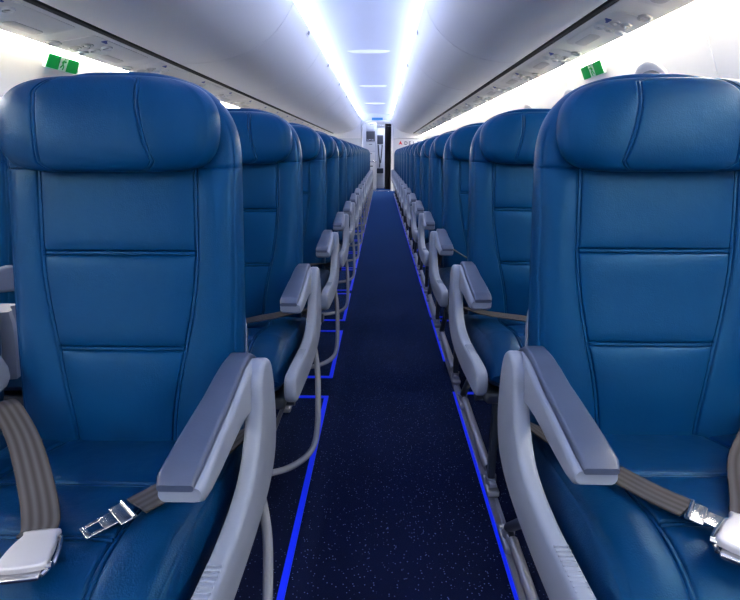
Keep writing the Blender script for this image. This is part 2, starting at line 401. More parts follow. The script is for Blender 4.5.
# ------------------------------------------------------------------ windows, sidewall seams, exit signs
def wall_frame(side):
    if side < 0: a, b = Vector((-1.88, 1.08)), Vector((-1.683, 1.470))
    else: a, b = Vector((1.325, 1.08)), Vector((1.135, 1.470))
    up = (b - a).normalized(); n = Vector((-up.y, up.x)) * side
    return a, up, n
wn = 0; WIN = {-1: 0.14, 1: 0.115}
for side in (-1, 1):
    a, up, n = wall_frame(side)
    for k in range(20):
        y = (1.26 if side < 0 else 1.515) + 0.965 * k
        if y > 14.2: break
        wn += 1
        c = a + up * (WIN[side])
        m = Matrix(((0, up.x, n.x, c.x), (1, 0, 0, y), (0, up.y, n.y, c.y), (0, 0, 0, 1)))
        mb = MB()
        rings = []
        for w_, h_, r_, z_ in ((0.345, 0.49, 0.16, -0.003), (0.34, 0.485, 0.16, 0.004), (0.325, 0.47, 0.15, 0.008), (0.29, 0.43, 0.135, 0.006), (0.27, 0.39, 0.12, 0.001), (0.265, 0.385, 0.118, -0.003)):
            rings.append([(x, y_, z_) for x, y_ in rrect(w_, h_, r_, 8)])
        mb.grid(rings + [rings[0]], True)
        o = struct('window_%d' % wn, mb.xf(m).mesh('window_frame', M['wall']))
        p = MB().prism(rrect(0.272, 0.392, 0.12, 8), -0.004, 0.0035, 0.001, 2)
        link('window_shade', p.xf(m).mesh('window_shade', M['pane']), o)
# vertical joint strips of the sidewall linings
n_t = 10
for side in (-1, 1):
    W_ = WL if side < 0 else WR
    for k in range(8):
        y = 2.03 + 1.40 * k
        pr = [(x - side * 0.0035, z) for x, z in W_[:-1]]
        rows = [[(x - dx * side, y + dy, z) for x, z in pr] for dx, dy in ((-0.006, -0.006), (0, -0.004), (0, 0.004), (-0.006, 0.006))]
        struct('trim_%d' % n_t, MB().grid(rows).mesh('lining_joint', M['psu'])); n_t += 1
def exit_sign(side):
    t = thing('exit_sign', 'green running man exit sign on the %s sidewall above the seat backs' % ('left' if side < 0 else 'right'), 'exit sign', 'exit signs')
    L = 0.27; h = 0.075
    zc = 1.462 if side < 0 else 1.444
    a, up, n = wall_frame(side); s = (zc - a.y) / up.y; c = a + up * s
    m = Matrix(((0, up.x, n.x, c.x), (1, 0, 0, 2.86 if side < 0 else 3.0), (0, up.y, n.y, c.y), (0, 0, 0, 1)))
    link('backing', MB().box((-L / 2, -h / 2, -0.004), (L / 2, h / 2, 0.012), 0.003).xf(m).mesh('backing', M['exitwhite']), t)
    for x0, x1 in ((-L / 2 + 0.004, -0.034), (0.034, L / 2 - 0.004)):
        link('green_panel', MB().box((x0, -h / 2 + 0.003, 0.0115), (x1, h / 2 - 0.003, 0.0145), 0.001).xf(m).mesh('green_panel', M['green']), t)
    q = MB()   # running figure
    q.tube([(0.004, 0.028, 0.013), (0.0045, 0.0285, 0.0145)], 0.006)
    for p in ([(0.002, 0.020), (-0.003, 0.0)], [(-0.003, 0.0), (0.008, -0.012), (0.004, -0.030)], [(-0.003, 0.0), (-0.010, -0.014), (-0.020, -0.020)], [(0.002, 0.018), (0.013, 0.010), (0.018, 0.016)], [(0.002, 0.018), (-0.009, 0.012), (-0.012, 0.002)]):
        q.tube([(x, y_, 0.013) for x, y_ in p], 0.0032, 6)
    link('running_figure', q.xf(m).mesh('running_figure', M['green']), t)
exit_sign(-1); exit_sign(1)

# ------------------------------------------------------------------ bulkhead and rear galley
BY = Y1
DX0, DX1, DZ = -0.545, 0.295, 1.86
def wallbox(name, x0, x1, z0, z1, y0=BY, y1=BY + 0.06): return MB().box((x0, y0, z0), (x1, y1, z1)).mesh(name, M['bulk'], smooth=False)
struct('wall_far_left', wallbox('wall_far_left', -2.0, DX0 - 0.03, 0, 2.3))
struct('wall_far_right', wallbox('wall_far_right', DX1 + 0.03, 1.45, 0, 2.3))
# fairings that finish the bins against the bulkhead
for nm_, xa, xb in (('left', -1.72, DX0 - 0.04), ('right', DX1 + 0.04, 1.16)):
    struct('trim_%d' % n_t, MB().box((xa, BY - 0.05, 1.43), (xb, BY, 1.86), 0.01).mesh('end_fairing_' + nm_, M['bin'])); n_t += 1
# header with a rounded arch
mb = MB(); top = [(DX0 - 0.03, 2.3), (DX1 + 0.03, 2.3)]
und = [(DX0 - 0.03 + (DX1 - DX0 + 0.06) * k / 12, DZ + 0.05 * math.sin(math.pi * k / 12) ** 0.6) for k in range(13)]
mb.prism([(x, z) for x, z in und] + top[::-1], BY, BY + 0.06, 0, 1)
struct('wall_far_header', mb.mesh('wall_far_header', M['bulk'], smooth=False))
fr = [(DX0, 0.0)] + [(DX0, 0.6), (DX0, 1.2), (DX0, 1.80)] + [(DX0 + (DX1 - DX0) * k / 12, DZ - 0.03 + 0.05 * math.sin(math.pi * k / 12) ** 0.6) for k in range(1, 12)] + [(DX1, 1.80), (DX1, 1.2), (DX1, 0.6), (DX1, 0.0)]
mb = MB().grid([[(x + dx * (-1 if x > CX + 0.09 else 1) * 0, y, z) for x, z in fr] for dx, y in ((0, BY - 0.02), (0, BY + 0.1))])
mb = MB().tube([(x, BY, z) for x, z in fr], 0.03, 8)
struct('door_1', mb.mesh('door_frame', M['white']))
struct('trim_%d' % n_t, MB().box((DX0, BY - 0.06, 0), (DX1, BY + 0.02, 0.012), 0.004).mesh('threshold', M['chrome'])); n_t += 1
t = thing('doorway_sign', 'small blue sign plate at the top of the galley doorway', 'sign', None, (-0.12, BY - 0.04, 1.935))
link('plate', MB().box((-0.15, -0.01, -0.035), (0.15, 0.01, 0.035), 0.006).mesh('plate', M['signblue']), t)
# side and end walls of the galley bay
struct('wall_galley', MB().box((-2.0, 16.5, 0), (1.45, 16.55, 2.3)).mesh('wall_galley', M['white'], smooth=False))
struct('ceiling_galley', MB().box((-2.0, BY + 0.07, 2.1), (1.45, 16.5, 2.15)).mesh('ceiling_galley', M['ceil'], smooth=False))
o = link('galley_lamp', MB().box((-0.45, 15.0, 2.075), (0.40, 15.5, 2.098), 0.01).mesh('galley_lamp', M['cove'])); o['label'] = 'flat ceiling lamp lighting the galley behind the doorway'; o['category'] = 'ceiling lamp'
t = thing('galley_cabinet', 'white galley cabinet with dark oven, left inside the far doorway', 'galley cabinet', None, (-0.46, 15.2, 0))
link('body', MB().box((-0.30, 0, 0), (0.31, 0.5, 2.05), 0.006).mesh('body', M['galley']), t)
ov = link('oven', MB().box((0.02, -0.012, 1.36), (0.27, 0.01, 1.64), 0.008).mesh('oven', M['monitor']), t)
link('oven_handle', MB().tube([(0.04, -0.025, 1.40), (0.25, -0.025, 1.40)], 0.008).mesh('oven_handle', M['chrome']), ov)
for z0, z1 in ((1.68, 1.98), (1.10, 1.32), (0.84, 1.06)):
    dd = link('door', MB().box((0.02, -0.012, z0), (0.27, 0.01, z1), 0.006).mesh('door', M['white']), t)
    link('handle', MB().box((0.10, -0.022, z1 - 0.045), (0.19, -0.008, z1 - 0.03), 0.003).mesh('handle', M['dark']), dd)
link('worktop', MB().box((-0.30, -0.03, 0.79), (0.315, 0.02, 0.82), 0.006).mesh('worktop', M['chrome']), t)
cd = link('cart_door', MB().box((0.01, -0.012, 0.04), (0.28, 0.01, 0.76), 0.006).mesh('cart_door', M['galley']), t)
link('handle', MB().box((0.08, -0.03, 0.66), (0.21, -0.01, 0.69), 0.004).mesh('handle', M['dark']), cd)
t = thing('jump_seat', 'folded white and grey crew seat on the galley end wall', 'crew seat', None, (-0.08, 15.9, 0))
link('frame', MB().box((-0.09, 0, 0.0), (0.17, 0.08, 1.75), 0.02).mesh('frame', M['white']), t)
link('headrest', MB().box((-0.05, -0.04, 1.30), (0.13, 0.0, 1.56), 0.02).mesh('headrest', M['monitor']), t)
link('harness', MB().tube([(-0.02, -0.045, 1.28), (0.0, -0.05, 1.0), (0.03, -0.05, 0.75), (0.02, -0.05, 0.62)], 0.018, 6).tube([(0.10, -0.045, 1.28), (0.08, -0.05, 1.0), (0.05, -0.05, 0.75)], 0.018, 6).mesh('harness', M['monitor']), t)
link('folded_seat', MB().box((-0.06, -0.10, 0.45), (0.14, -0.01, 0.60), 0.02).mesh('folded_seat', M['dark']), t)
link('kick_panel', MB().box((-0.05, -0.03, 0.10), (0.13, 0.0, 0.40), 0.01).mesh('kick_panel', M['galley']), t)
# dark curtain
rows = []
for k in range(61):
    x = 0.095 + 0.175 * k / 60; rows.append([(x, BY + 0.13 + 0.02 * math.sin(k / 60 * 2 * math.pi * 4), z) for z in (0.04, 0.9, 1.82)])
bk = [[(p[0], p[1] + 0.006, p[2]) for p in r] for r in rows]
c_ = thing('curtain', 'dark gathered curtain hanging at the right side of the galley doorway', 'curtain')
mb = MB().grid(rows + bk[::-1] + [rows[0]]); link('fabric', mb.mesh('fabric', M['curtain']), c_)
link('curtain_rail', MB().tube([(-0.52, BY + 0.13, 1.835), (0.28, BY + 0.13, 1.735)], 0.008).mesh('curtain_rail', M['chrome']), c_)
# airline name on the right bulkhead
t = thing('wall_lettering', 'airline name with red triangle mark on the far right bulkhead', 'sign', None, (0.525, BY - 0.002, 1.255))
tri = MB(); s = 0.055
tri.add([(-s, 0, 0), (0, 0, 0.03), (0, 0, 0.115), (s, 0, 0), (0, -0.006, 0.03), (-s, -0.006, 0), (0, -0.006, 0.115), (s, -0.006, 0)],
        [[5, 4, 6], [4, 7, 6], [0, 2, 1], [1, 2, 3], [0, 5, 6, 2], [2, 6, 7, 3], [0, 1, 4, 5], [1, 3, 7, 4]])
link('triangle_mark', tri.mesh('triangle_mark', M['red'], smooth=False), t)
dg = bpy.context.evaluated_depsgraph_get()
for i, ch in enumerate('DELTA'):
    cu = bpy.data.curves.new('letter', 'FONT'); cu.body = ch; cu.size = 0.125; cu.extrude = 0.003; cu.offset = 0.003
    tmp = bpy.data.objects.new('letter_source', cu); C.objects.link(tmp); bpy.context.view_layer.update()
    dg = bpy.context.evaluated_depsgraph_get(); me = bpy.data.meshes.new_from_object(tmp.evaluated_get(dg)); bpy.data.objects.remove(tmp)
    me.materials.clear(); me.materials.append(M['letter'])
    link('letter', me, t, (0.105 + 0.118 * i, -0.003, 0.006), (R(90), 0, 0))

# ------------------------------------------------------------------ floor: blue strips and seat tracks
def floor_strip(side, y0, y1, lab, near=True):
    x = -0.221 if side < 0 else 0.317
    s = side; w_ = 0.018; xi = x + s * 0.34
    P = []
    def b(xa, xb, ya, yb): return (min(xa, xb), ya, 0.0), (max(xa, xb), yb, 0.004)
    mb = MB(); mb.box(*b(x, x + s * w_, y0, y1)); mb.box(*b(x, xi, y1, y1 + w_))
    if near: mb.box(*b(x, xi, y0 - w_, y0))
    o = link('floor_strip', mb.mesh('floor_strip', M['blue'], smooth=False)); o['label'] = lab; o['category'] = 'floor strip'
    o['group'] = 'blue floor strips %s of the aisle' % ('left' if s < 0 else 'right')
def track(side, y0, y1, lab):
    x = -0.262 if side < 0 else 0.352 - 0.012
    mb = MB().box((x - 0.014, y0, 0), (x - 0.006, y1, 0.012)).box((x + 0.006, y0, 0), (x + 0.014, y1, 0.012)).box((x - 0.014, y0, 0), (x + 0.014, y1, 0.004))
    o = link('seat_track', mb.mesh('seat_track', M['satin'], smooth=False)); o['label'] = lab; o['category'] = 'seat track'
track(1, 0.2, 13.6, 'long steel seat track let into floor right of the aisle')
segL = [(0.2, 1.95), (2.17, 2.79), (3.01, 3.62)] + [(3.74 + 0.79 * k, 4.43 + 0.79 * k) for k in range(12)]
segR = [(0.2, 2.0), (2.38, 3.0)] + [(3.09 + 0.79 * k, 3.80 + 0.79 * k) for k in range(13)]
for s, segs in ((-1, segL), (1, segR)):
    for k, (a, b) in enumerate(segs[:14]):
        floor_strip(s, a, b, 'blue floor strip edging the carpet %s of the aisle, %s from the camera' % ('left' if s < 0 else 'right', ORD[k]), k > 0)

# ------------------------------------------------------------------ the seat
REC = math.tan(R(10)); ZB = 0.43
def seam_x(z):
    if z > 0.82: return 0.148
    t = (0.82 - z) / 0.39; t = max(0, min(1, t)); t = t * t * (3 - 2 * t)
    return 0.148 - 0.050 * t
def g(d, s): return math.exp(-(d / s) ** 2)
def back_mesh():
    Z1, ZT, W = 0.965, 1.138, 0.226
    zs = [0.385, 0.39, 0.40, 0.415]
    z = 0.43
    while z < Z1: zs.append(z); z += 0.016
    for c in (0.630, 0.808, 0.964): zs += [c + d * 0.001 for d in (-16, -11, -8, -6.5, -5, -4, -3, -2, 0, 2, 3, 4, 5, 6.5, 8, 11, 16) if c + d * 0.001 < 1.0]
    zs = sorted(set(round(q, 4) for q in zs if q < Z1)); rows = []
    rings = [(q, None) for q in zs] + [(None, R(a)) for a in (0.4, 1.2, 2, 3, 5, 8, 12, 16, 20, 25, 30, 35, 40, 45, 50, 55, 60, 65, 70, 74, 78, 81, 84, 86, 88, 89.3)]
    off = [d * 0.001 for d in (-11, -8, -6.5, -5.5, -4.6, -4, -3.4, -2.8, -2, 0, 2, 2.8, 3.4, 4, 4.6, 5.5, 6.5, 8, 11)]
    edge = [0.30, 0.45, 0.58, 0.70, 0.77, 0.81, 0.835, 0.85, 0.86, 0.87, 0.885, 0.91, 0.94, 0.965, 0.982, 0.993, 1.0]
    for zz, a in rings:
        if a is None: zz_ = zz; w_ = W - 0.010 * max(0, (0.7 - zz) / 0.3) ** 1.5; ds = 1.0
        else:
            n_ = 2.6; zz_ = Z1 + (ZT - Z1) * math.sin(a) ** (2 / n_); w_ = W * max(0.0, math.cos(a)) ** (2 / n_); ds = max(0.03, math.cos(a)) ** 0.45
        if zz_ < 0.42: ds = 0.75 + 0.25 * (zz_ - 0.385) / 0.035
        yc = (zz_ - ZB) * REC; D = (0.105 - 0.030 * (zz_ - 0.4) / 0.7) * ds
        k = min(1, w_ / W); xs = seam_x(zz_) * k
        X = []
        cin = [-1 + 2 * i / 14 for i in range(1, 14)]
        left = [-(xs + 0.011 * k + b * (w_ - xs - 0.011 * k)) for b in reversed(edge)]
        X += left + [-(xs + o * k) for o in reversed(off)] + [c * (xs - 0.011 * k) for c in cin] + [xs + o * k for o in off] + [-q for q in reversed(left)]
        ring = []
        for x in X:
            u = min(1, abs(x) / w_) if w_ > 1e-6 else 1
            y = -D * 0.5 * (max(0, 1 - u ** 9)) ** 0.42
            if zz_ < 1.0 and a is None or (a is not None and a < R(20)):
                ax = abs(x)
                d1 = ax - xs
                y += 0.0030 * (g(d1 - 0.0035, 0.0011) + g(d1 + 0.0035, 0.0011)) + 0.0012 * g(d1, 0.006)
                if ax > xs: y -= 0.007 * math.sin(math.pi * min(1, (ax - xs) / (w_ - xs))) ** 0.8 * min(1, max(0, (0.97 - zz_) / 0.05))
                # edge piping seam
                y += 0.003 * g(ax - (xs + 0.86 * (w_ - xs)), 0.0022)
                if ax < xs:
                    e = min(1, (xs - ax) / 0.03)
                    for c in (0.630, 0.808):
                        y += e ** 0.3 * (0.0055 * (g(zz_ - c - 0.0042, 0.0014) + g(zz_ - c + 0.0042, 0.0014)) + 0.0045 * g(zz_ - c, 0.014))
                    y -= 0.004 * e
                y += 0.0035 * g(zz_ - 0.964, 0.0022) 
                # soft belly of the lumbar
                y -= 0.010 * math.exp(-((zz_ - 0.56) / 0.10) ** 2) * (1 - u ** 2)
            ring.append((x, yc + y, zz_))
        # rear side
        for t in range(1, 16):
            q = 1 - 2 * t / 16; x = w_ * math.copysign(abs(q) ** 0.7, q); u = min(1, abs(q) ** 0.7)
            ring.append((x, yc + D * 0.5 * max(0, 1 - u ** 4) ** 0.45, zz_))
        rows.append(ring)
    return MB().grid(rows, True, True, True).mesh('backrest', M['leather'])
def head_mesh(sd):
    W, HZ, ZC = 0.203, 0.083, 1.042; rows = []
    for i in range(0, 61):
        a = R(-89.2 + 178.4 * i / 60); n_ = 2.6 if a < 0 else 2.3
        zz = ZC + HZ * math.copysign(abs(math.sin(a)) ** (2 / n_), a); w_ = W * math.cos(a) ** (2 / (6.5 if a < 0 else 3.9))
        cz = math.cos(a) ** 0.5; yb = (zz - ZB) * REC - 0.030
        arc = []
        k = w_ / W
        slant = 0.005 * ((ZC - zz) / HZ)
        sx = (0.100 + slant) if 1 else 0
        X = set()
        for q in range(-20, 21): X.add(round(math.sin(math.pi / 2 * q / 20) ** 1 * w_, 5))
        if w_ > sx + 0.02:
            for s in (-1, 1):
                for d in (-10, -7, -5.5, -4.5, -3.5, -2.5, 0, 2.5, 3.5, 4.5, 5.5, 7, 10): X.add(round(s * sx + d * 0.001, 5))
        rows.append((zz, w_, cz, yb, sx, k))
    # fixed topology: same number of samples per row
    out = []
    for zz, w_, cz, yb, sx, k in rows:
        v_ = max(-1, min(1, (ZC - zz) / HZ)); sa = min(0.070 + 0.028 * max(0, (v_ + 0.5) / 1.5) ** 1.6, 0.5 * w_); so = min(0.112, 0.62 * w_)
        SL, SR = (so, sa) if sd > 0 else (sa, so)
        kk = min(1, w_ / 0.15)
        offs = [d * 0.001 * kk for d in (-9, -7, -5.5, -4.5, -3.5, -2.5, 0, 2.5, 3.5, 4.5, 5.5, 7, 9)]
        cen = [-1 + 2 * i / 12 for i in range(1, 12)]
        ed = [0.2, 0.4, 0.58, 0.70, 0.78, 0.83, 0.86, 0.89, 0.92, 0.95, 0.975, 0.99, 1.0]
        X = [-(SL + 0.009 * kk + b * (w_ - SL - 0.009 * kk)) for b in reversed(ed)] + [-(SL + o) for o in reversed(offs)]
        X += [(SR - SL) / 2 + c * ((SR + SL) / 2 - 0.009 * kk) for c in cen] + [SR + o for o in offs] + [SR + 0.009 * kk + b * (w_ - SR - 0.009 * kk) for b in ed]
        ring = []
        for x in X:
            u = min(1, abs(x) / w_)
            y = -0.046 * cz * (max(0, 1 - u ** 5)) ** 0.45
            for q_ in (-SL, SR):
                d = x - q_
                y += 0.0028 * kk * (g(d - 0.0035, 0.0012) + g(d + 0.0035, 0.0012)) + 0.0010 * kk * g(d, 0.010)
            # stitched rim
            y += 0.0022 * g(u * 1 - 0.90, 0.012) * cz
            ring.append((x, yb + y, zz))
        for t in range(1, 12):
            q = 1 - 2 * t / 12; ring.append((w_ * q, yb + 0.058 * cz * (1 - q * q) ** 0.4, zz))
        out.append(ring)
    return MB().grid(out, True, True, True).mesh('headrest', M['leather'])
def cush_top(x, y):   # height of the cushion top at local x,y
    s = max(0, (-y - 0.33) / 0.145)
    zt = 0.445 + 0.050 * min(1, -y / 0.33) ** 1.0
    u = min(1, abs(x) / 0.24)
    return zt, s, u
def cushion_mesh():
    rows = []; W = 0.245
    ys = [0.03 - 0.016 * i for i in range(0, 23)]
    for c in (-0.215, -0.350): ys += [c + d * 0.001 for d in (-16, -11, -8, -6.5, -5, -4, -3, -2, 0, 2, 3, 4, 5, 6.5, 8, 11, 16)]
    ys += [-0.33 - 0.145 * math.sin(R(a)) for a in range(3, 90, 5)] + [-0.33 - 0.145 * math.sin(R(89))]
    ys = sorted(set(round(q, 4) for q in ys), reverse=True)
    off = [d * 0.001 for d in (-11, -8, -6.5, -5.5, -4.6, -4, -3.4, -2.8, -2, 0, 2, 2.8, 3.4, 4, 4.6, 5.5, 6.5, 8, 11)]
    edge = [0.2, 0.4, 0.55, 0.66, 0.73, 0.77, 0.80, 0.83, 0.87, 0.91, 0.95, 0.98, 1.0]
    for y in ys:
        zt, s, _ = cush_top(0, y); k = max(0.03, 1 - min(1, s) ** 2.4) ** (1 / 2.1)
        if y > 0.0: k *= 0.85
        zm = 0.405; top = (zt - zm); w_ = W * (1 - 0.05 * min(1, s) ** 3)
        t = max(0, min(1, (-y - 0.02) / 0.15)); xs = 0.115 + 0.025 * t * t * (3 - 2 * t) - 0.0 * t
        L_ = [-(xs + 0.011 + b * (w_ - xs - 0.011)) for b in reversed(edge)]
        X = L_ + [-(xs + o) for o in reversed(off)] + [(-1 + 2 * i / 12) * (xs - 0.011) for i in range(1, 12)] + [xs + o for o in off] + [-q for q in reversed(L_)]
        ring = []
        for x in X:
            ax = abs(x); u = min(1, ax / w_)
            z = top * (max(0, 1 - u ** 9)) ** 0.4
            z -= 0.0042 * (g(ax - xs - 0.0042, 0.0017) + g(ax - xs + 0.0042, 0.0017)) + 0.004 * g(ax - xs, 0.014)
            if ax > xs: z += 0.004 * math.sin(math.pi * min(1, (ax - xs) / (w_ - xs)))
            z -= 0.003 * g(ax - (xs + 0.80 * (w_ - xs)), 0.002)
            if ax < xs:
                e = min(1, (xs - ax) / 0.02) ** 0.3
                for c in (-0.215, -0.350): z -= e * (0.0042 * (g(y - c - 0.0042, 0.0018) + g(y - c + 0.0042, 0.0018)) + 0.004 * g(y - c, 0.014))
            ring.append((x, y, zm + z * k))
        for i in range(1, 12):
            q = 1 - 2 * i / 12; xx = w_ * math.copysign(abs(q) ** 0.6, q); ring.append((xx, y, zm - 0.055 * k * (1 - abs(q) ** 6) ** 0.5))
        rows.append(ring)
    return MB().grid(rows, True, True, True).mesh('seat_cushion', M['leather_seat'])
ARM_O = 0.293
PANEL = [(-0.105, 0.643), (-0.066, 0.647), (-0.038, 0.624), (-0.025, 0.570), (-0.028, 0.49), (-0.058, 0.435), (-0.12, 0.405), (-0.21, 0.394), (-0.33, 0.394), (-0.46, 0.404), (-0.545, 0.412), (-0.572, 0.422), (-0.582, 0.446), (-0.576, 0.474), (-0.556, 0.486), (-0.50, 0.486), (-0.42, 0.480), (-0.33, 0.475), (-0.25, 0.482), (-0.195, 0.503), (-0.155, 0.545), (-0.135, 0.585), (-0.126, 0.620)]
def panel_mesh(sx):
    P = smooth_poly(PANEL, 4); mb = MB().prism(P, 0.263, ARM_O, 0.009, 0)
    for v in mb.v:      # the arm end leans a little into the aisle
        pass
    return (mb if sx > 0 else mirror(mb)).mesh('side_panel', M['grey'])
def ribs_mesh(sx):
    mb = MB()
    for k in range(15):
        y = -0.37 - 0.009 * k; mb.box((0.267, y - 0.002, 0.470), (0.288, y + 0.002, 0.4795 + 0.0003 * k), 0.001)
    return (mb if sx > 0 else mirror(mb)).mesh('grip_ribs', M['grey'])
ARM = [  # y, top, bottom, x centre, width
    (-0.030, 0.612, 0.575, 0.247, 0.036), (-0.042, 0.636, 0.565, 0.247, 0.040), (-0.072, 0.648, 0.560, 0.247, 0.042), (-0.12, 0.649, 0.568, 0.247, 0.043), (-0.16, 0.645, 0.577, 0.248, 0.045),
    (-0.21, 0.637, 0.583, 0.249, 0.047), (-0.26, 0.633, 0.584, 0.250, 0.049), (-0.32, 0.627, 0.584, 0.251, 0.051), (-0.365, 0.622, 0.586, 0.252, 0.052), (-0.385, 0.619, 0.588, 0.252, 0.051), (-0.395, 0.615, 0.595, 0.252, 0.046)]
def arm_mesh(sx, pad=False, y_end=None):
    rows = []; sec = ARM if not pad else [a for a in ARM if a[0] <= -0.042]
    for i, (y, t, b, xc, w_) in enumerate(sec):
        if pad:
            b = t - 0.004; t = t + 0.011; w_ -= 0.001; xc -= 0.002
            if i == 0: t -= 0.006
            if i == len(sec) - 1: t -= 0.006; y -= 0.002
            if i == len(sec) - 2: y -= 0.002
        else: w_ += 0.007; xc += 0.002
        h = t - b; r = min(0.010, h * 0.45, w_ * 0.45)
        rows.append([(xc + p, y, (t + b) / 2 + q) for p, q in rrect(w_, h, r, 4)])
    mb = MB().grid(rows, True, True, True)
    return (mb if sx > 0 else mirror(mb)).mesh('armrest_pad' if pad else 'armrest', M['pad'] if pad else M['grey'])
def ribbon(pts, w_, th, name='strap', sub=8, m=None):
    """pts: (x,y,z,roll) path with flat cross section; roll turns it about the path"""
    P = smooth_poly([Vector(p[:3]) for p in pts], sub, False); Rl = smooth_poly([Vector((p[3], 0, 0)) for p in pts], sub, False)
    rows = []; uv = []; L = 0
    for i, p in enumerate(P):
        d = (P[min(i + 1, len(P) - 1)] - P[max(i - 1, 0)]).normalized()
        s = d.cross(Vector((0, 0, 1)))
        s = s.normalized() if s.length > 1e-3 else Vector((1, 0, 0))
        s = Matrix.Rotation(R(Rl[i].x), 3, d) @ s; n = s.cross(d)
        if i: L += (p - P[i - 1]).length
        ring = []
        for a, b in ((-1, 0), (-0.96, 1), (-0.5, 1), (0, 1), (0.5, 1), (0.96, 1), (1, 0), (0.96, -1), (0.5, -1), (0, -1), (-0.5, -1), (-0.96, -1)):
            ring.append(p + s * (a * w_ / 2) + n * (b * th / 2)); uv.append((a * 2.0, L * 3))
        rows.append(ring)
    mb = MB().grid(rows, True, True, True)
    return meshof(name, mb.v, mb.f, m or M['belt'], uvs=uv)
def tongue_mb():
    mb = MB()   # flat plate with a slot, pointing along -x, plus webbing bar
    mb.box((-0.075, -0.017, -0.0015), (-0.066, 0.017, 0.0015), 0.001); mb.box((-0.066, -0.017, -0.0015), (-0.045, -0.010, 0.0015), 0.001); mb.box((-0.066, 0.010, -0.0015), (-0.045, 0.017, 0.0015), 0.001)
    mb.box((-0.047, -0.018, -0.0015), (-0.022, 0.018, 0.0015), 0.001); mb.box((-0.024, -0.028, -0.002), (0.0, 0.028, 0.002), 0.0015)
    mb.tube([(0.0, -0.028, 0.002), (0.0, 0.028, 0.002)], 0.004, 8)
    return mb
def buckle_parts():
    plate = MB().prism(smooth_poly([(-0.030, -0.035), (0.030, -0.035), (0.033, -0.010), (0.030, 0.012), (0.024, 0.030), (0.023, 0.040), (-0.023, 0.040), (-0.024, 0.030), (-0.030, 0.012), (-0.033, -0.010)], 4), 0.006, 0.018, 0.004, 2)
    fr = MB()
    for s in (-1, 1): fr.tube([(s * 0.024, 0.036, 0.006), (s * 0.030, 0.028, 0.006), (s * 0.036, 0.0, 0.005), (s * 0.038, -0.02, 0.004), (s * 0.030, -0.040, 0.003)], 0.0032, 8)
    fr.tube([(-0.040, -0.028, 0.008), (0.040, -0.028, 0.008)], 0.005, 10); fr.box((-0.028, -0.045, -0.003), (0.028, 0.038, 0.006), 0.003)
    return plate, fr
ME = {}
ME['back'] = back_mesh(); ME['head', 1] = head_mesh(1); ME['head', -1] = head_mesh(-1); ME['cush'] = cushion_mesh()
ME['tongue'] = tongue_mb().mesh('tongue', M['chrome'])
_p, _f = buckle_parts(); ME['bplate'] = _p.mesh('lift_plate', M['buckle']); ME['bframe'] = _f.mesh('buckle', M['chrome'])
for s in (-1, 1):
    ME['panel', s] = panel_mesh(s); ME['arm', s] = arm_mesh(s); ME['pad', s] = arm_mesh(s, True); ME['ribs', s] = ribs_mesh(s)
# rear lower shell, grey
def shell_mesh():
    rows = []
    for z in (0.535, 0.54, 0.56, 0.60, 0.63, 0.655, 0.672, 0.678):
        k = 1 if z < 0.65 else (0.985 if z < 0.67 else 0.96)
        yc = (z - ZB) * REC + 0.045
        rows.append([(px * k, yc + py, z) for px, py in smooth_poly([(-0.186, 0.0), (-0.186, 0.05), (-0.17, 0.072), (0.17, 0.072), (0.186, 0.05), (0.186, 0.0)], 4)])
    return MB().grid(rows, True, True, True).mesh('rear_shell', M['grey'])
ME['shell'] = shell_mesh()
ME['pan'] = MB().box((-0.235, -0.44, 0.325), (0.235, 0.06, 0.362), 0.012).mesh('seat_pan', M['dark'])
ME['beam'] = MB().tube([(-0.245, -0.10, 0.31), (0.245, -0.10, 0.31)], 0.02, 12).tube([(-0.245, -0.34, 0.31), (0.245, -0.34, 0.31)], 0.02, 12).mesh('cross_beam', M['dark'])
def leg_mesh(x):
    mb = MB().box((x - 0.011, -0.395, 0.03), (x + 0.011, -0.37, 0.33), 0.005)
    mb.tube([(x, -0.38, 0.06), (x, 0.16, 0.06)], 0.008, 10); mb.tube([(x, 0.16, 0.06), (x, -0.09, 0.31)], 0.013, 10)
    return mb.mesh('leg', M['dark'])
def fitting_mesh(x, y):
    mb = MB()
    for y in (y,):
        mb.box((x - 0.019, y - 0.045, 0.013), (x + 0.019, y + 0.05, 0.034), 0.006); mb.tube([(x, y, 0.03), (x, y, 0.055)], 0.016, 12)
        mb.box((x - 0.010, y - 0.03, 0.035), (x + 0.012, y + 0.012, 0.05), 0.004); mb.tube([(x - 0.02, y + 0.02, 0.045), (x + 0.02, y + 0.02, 0.045)], 0.006, 8)
    return mb.mesh('floor_fitting', M['satin'])
for s, x in ((1, 0.12), (-1, -0.190), (0, -0.235)):
    ME['leg', s] = leg_mesh(x); ME['fit', s] = (fitting_mesh(x, -0.385), fitting_mesh(x, 0.16))
ME['rail_chrome'] = MB().tube([(-0.190, -0.34, 0.055), (-0.190, 0.12, 0.055)], 0.0135, 10).mesh('lower_rail', M['satin'])
bar = smooth_poly([(-0.24, -0.405, 0.10), (0.10, -0.405, 0.10), (0.19, -0.395, 0.10), (0.250, -0.345, 0.10), (0.284, -0.275, 0.108), (0.292, -0.215, 0.15), (0.290, -0.165, 0.23), (0.285, -0.125, 0.31), (0.275, -0.11, 0.38)], 6, False)
ME['bar'] = MB().tube(bar, 0.0095, 10).mesh('luggage_bar', M['tube'])
def mid_arm():
    rows = []
    for y, t, b, xc, w_ in ARM:
        rows.append([(0.25 + p, y + 0.02, (t + b) / 2 + q - 0.004) for p, q in rrect(w_ * 0.85, t - b, min(0.010, (t - b) * 0.45), 4)])
    return MB().grid(rows, True, True, True).mesh('armrest', M['grey'])
ME['midarm'] = mid_arm()
ME['midpad'] = None

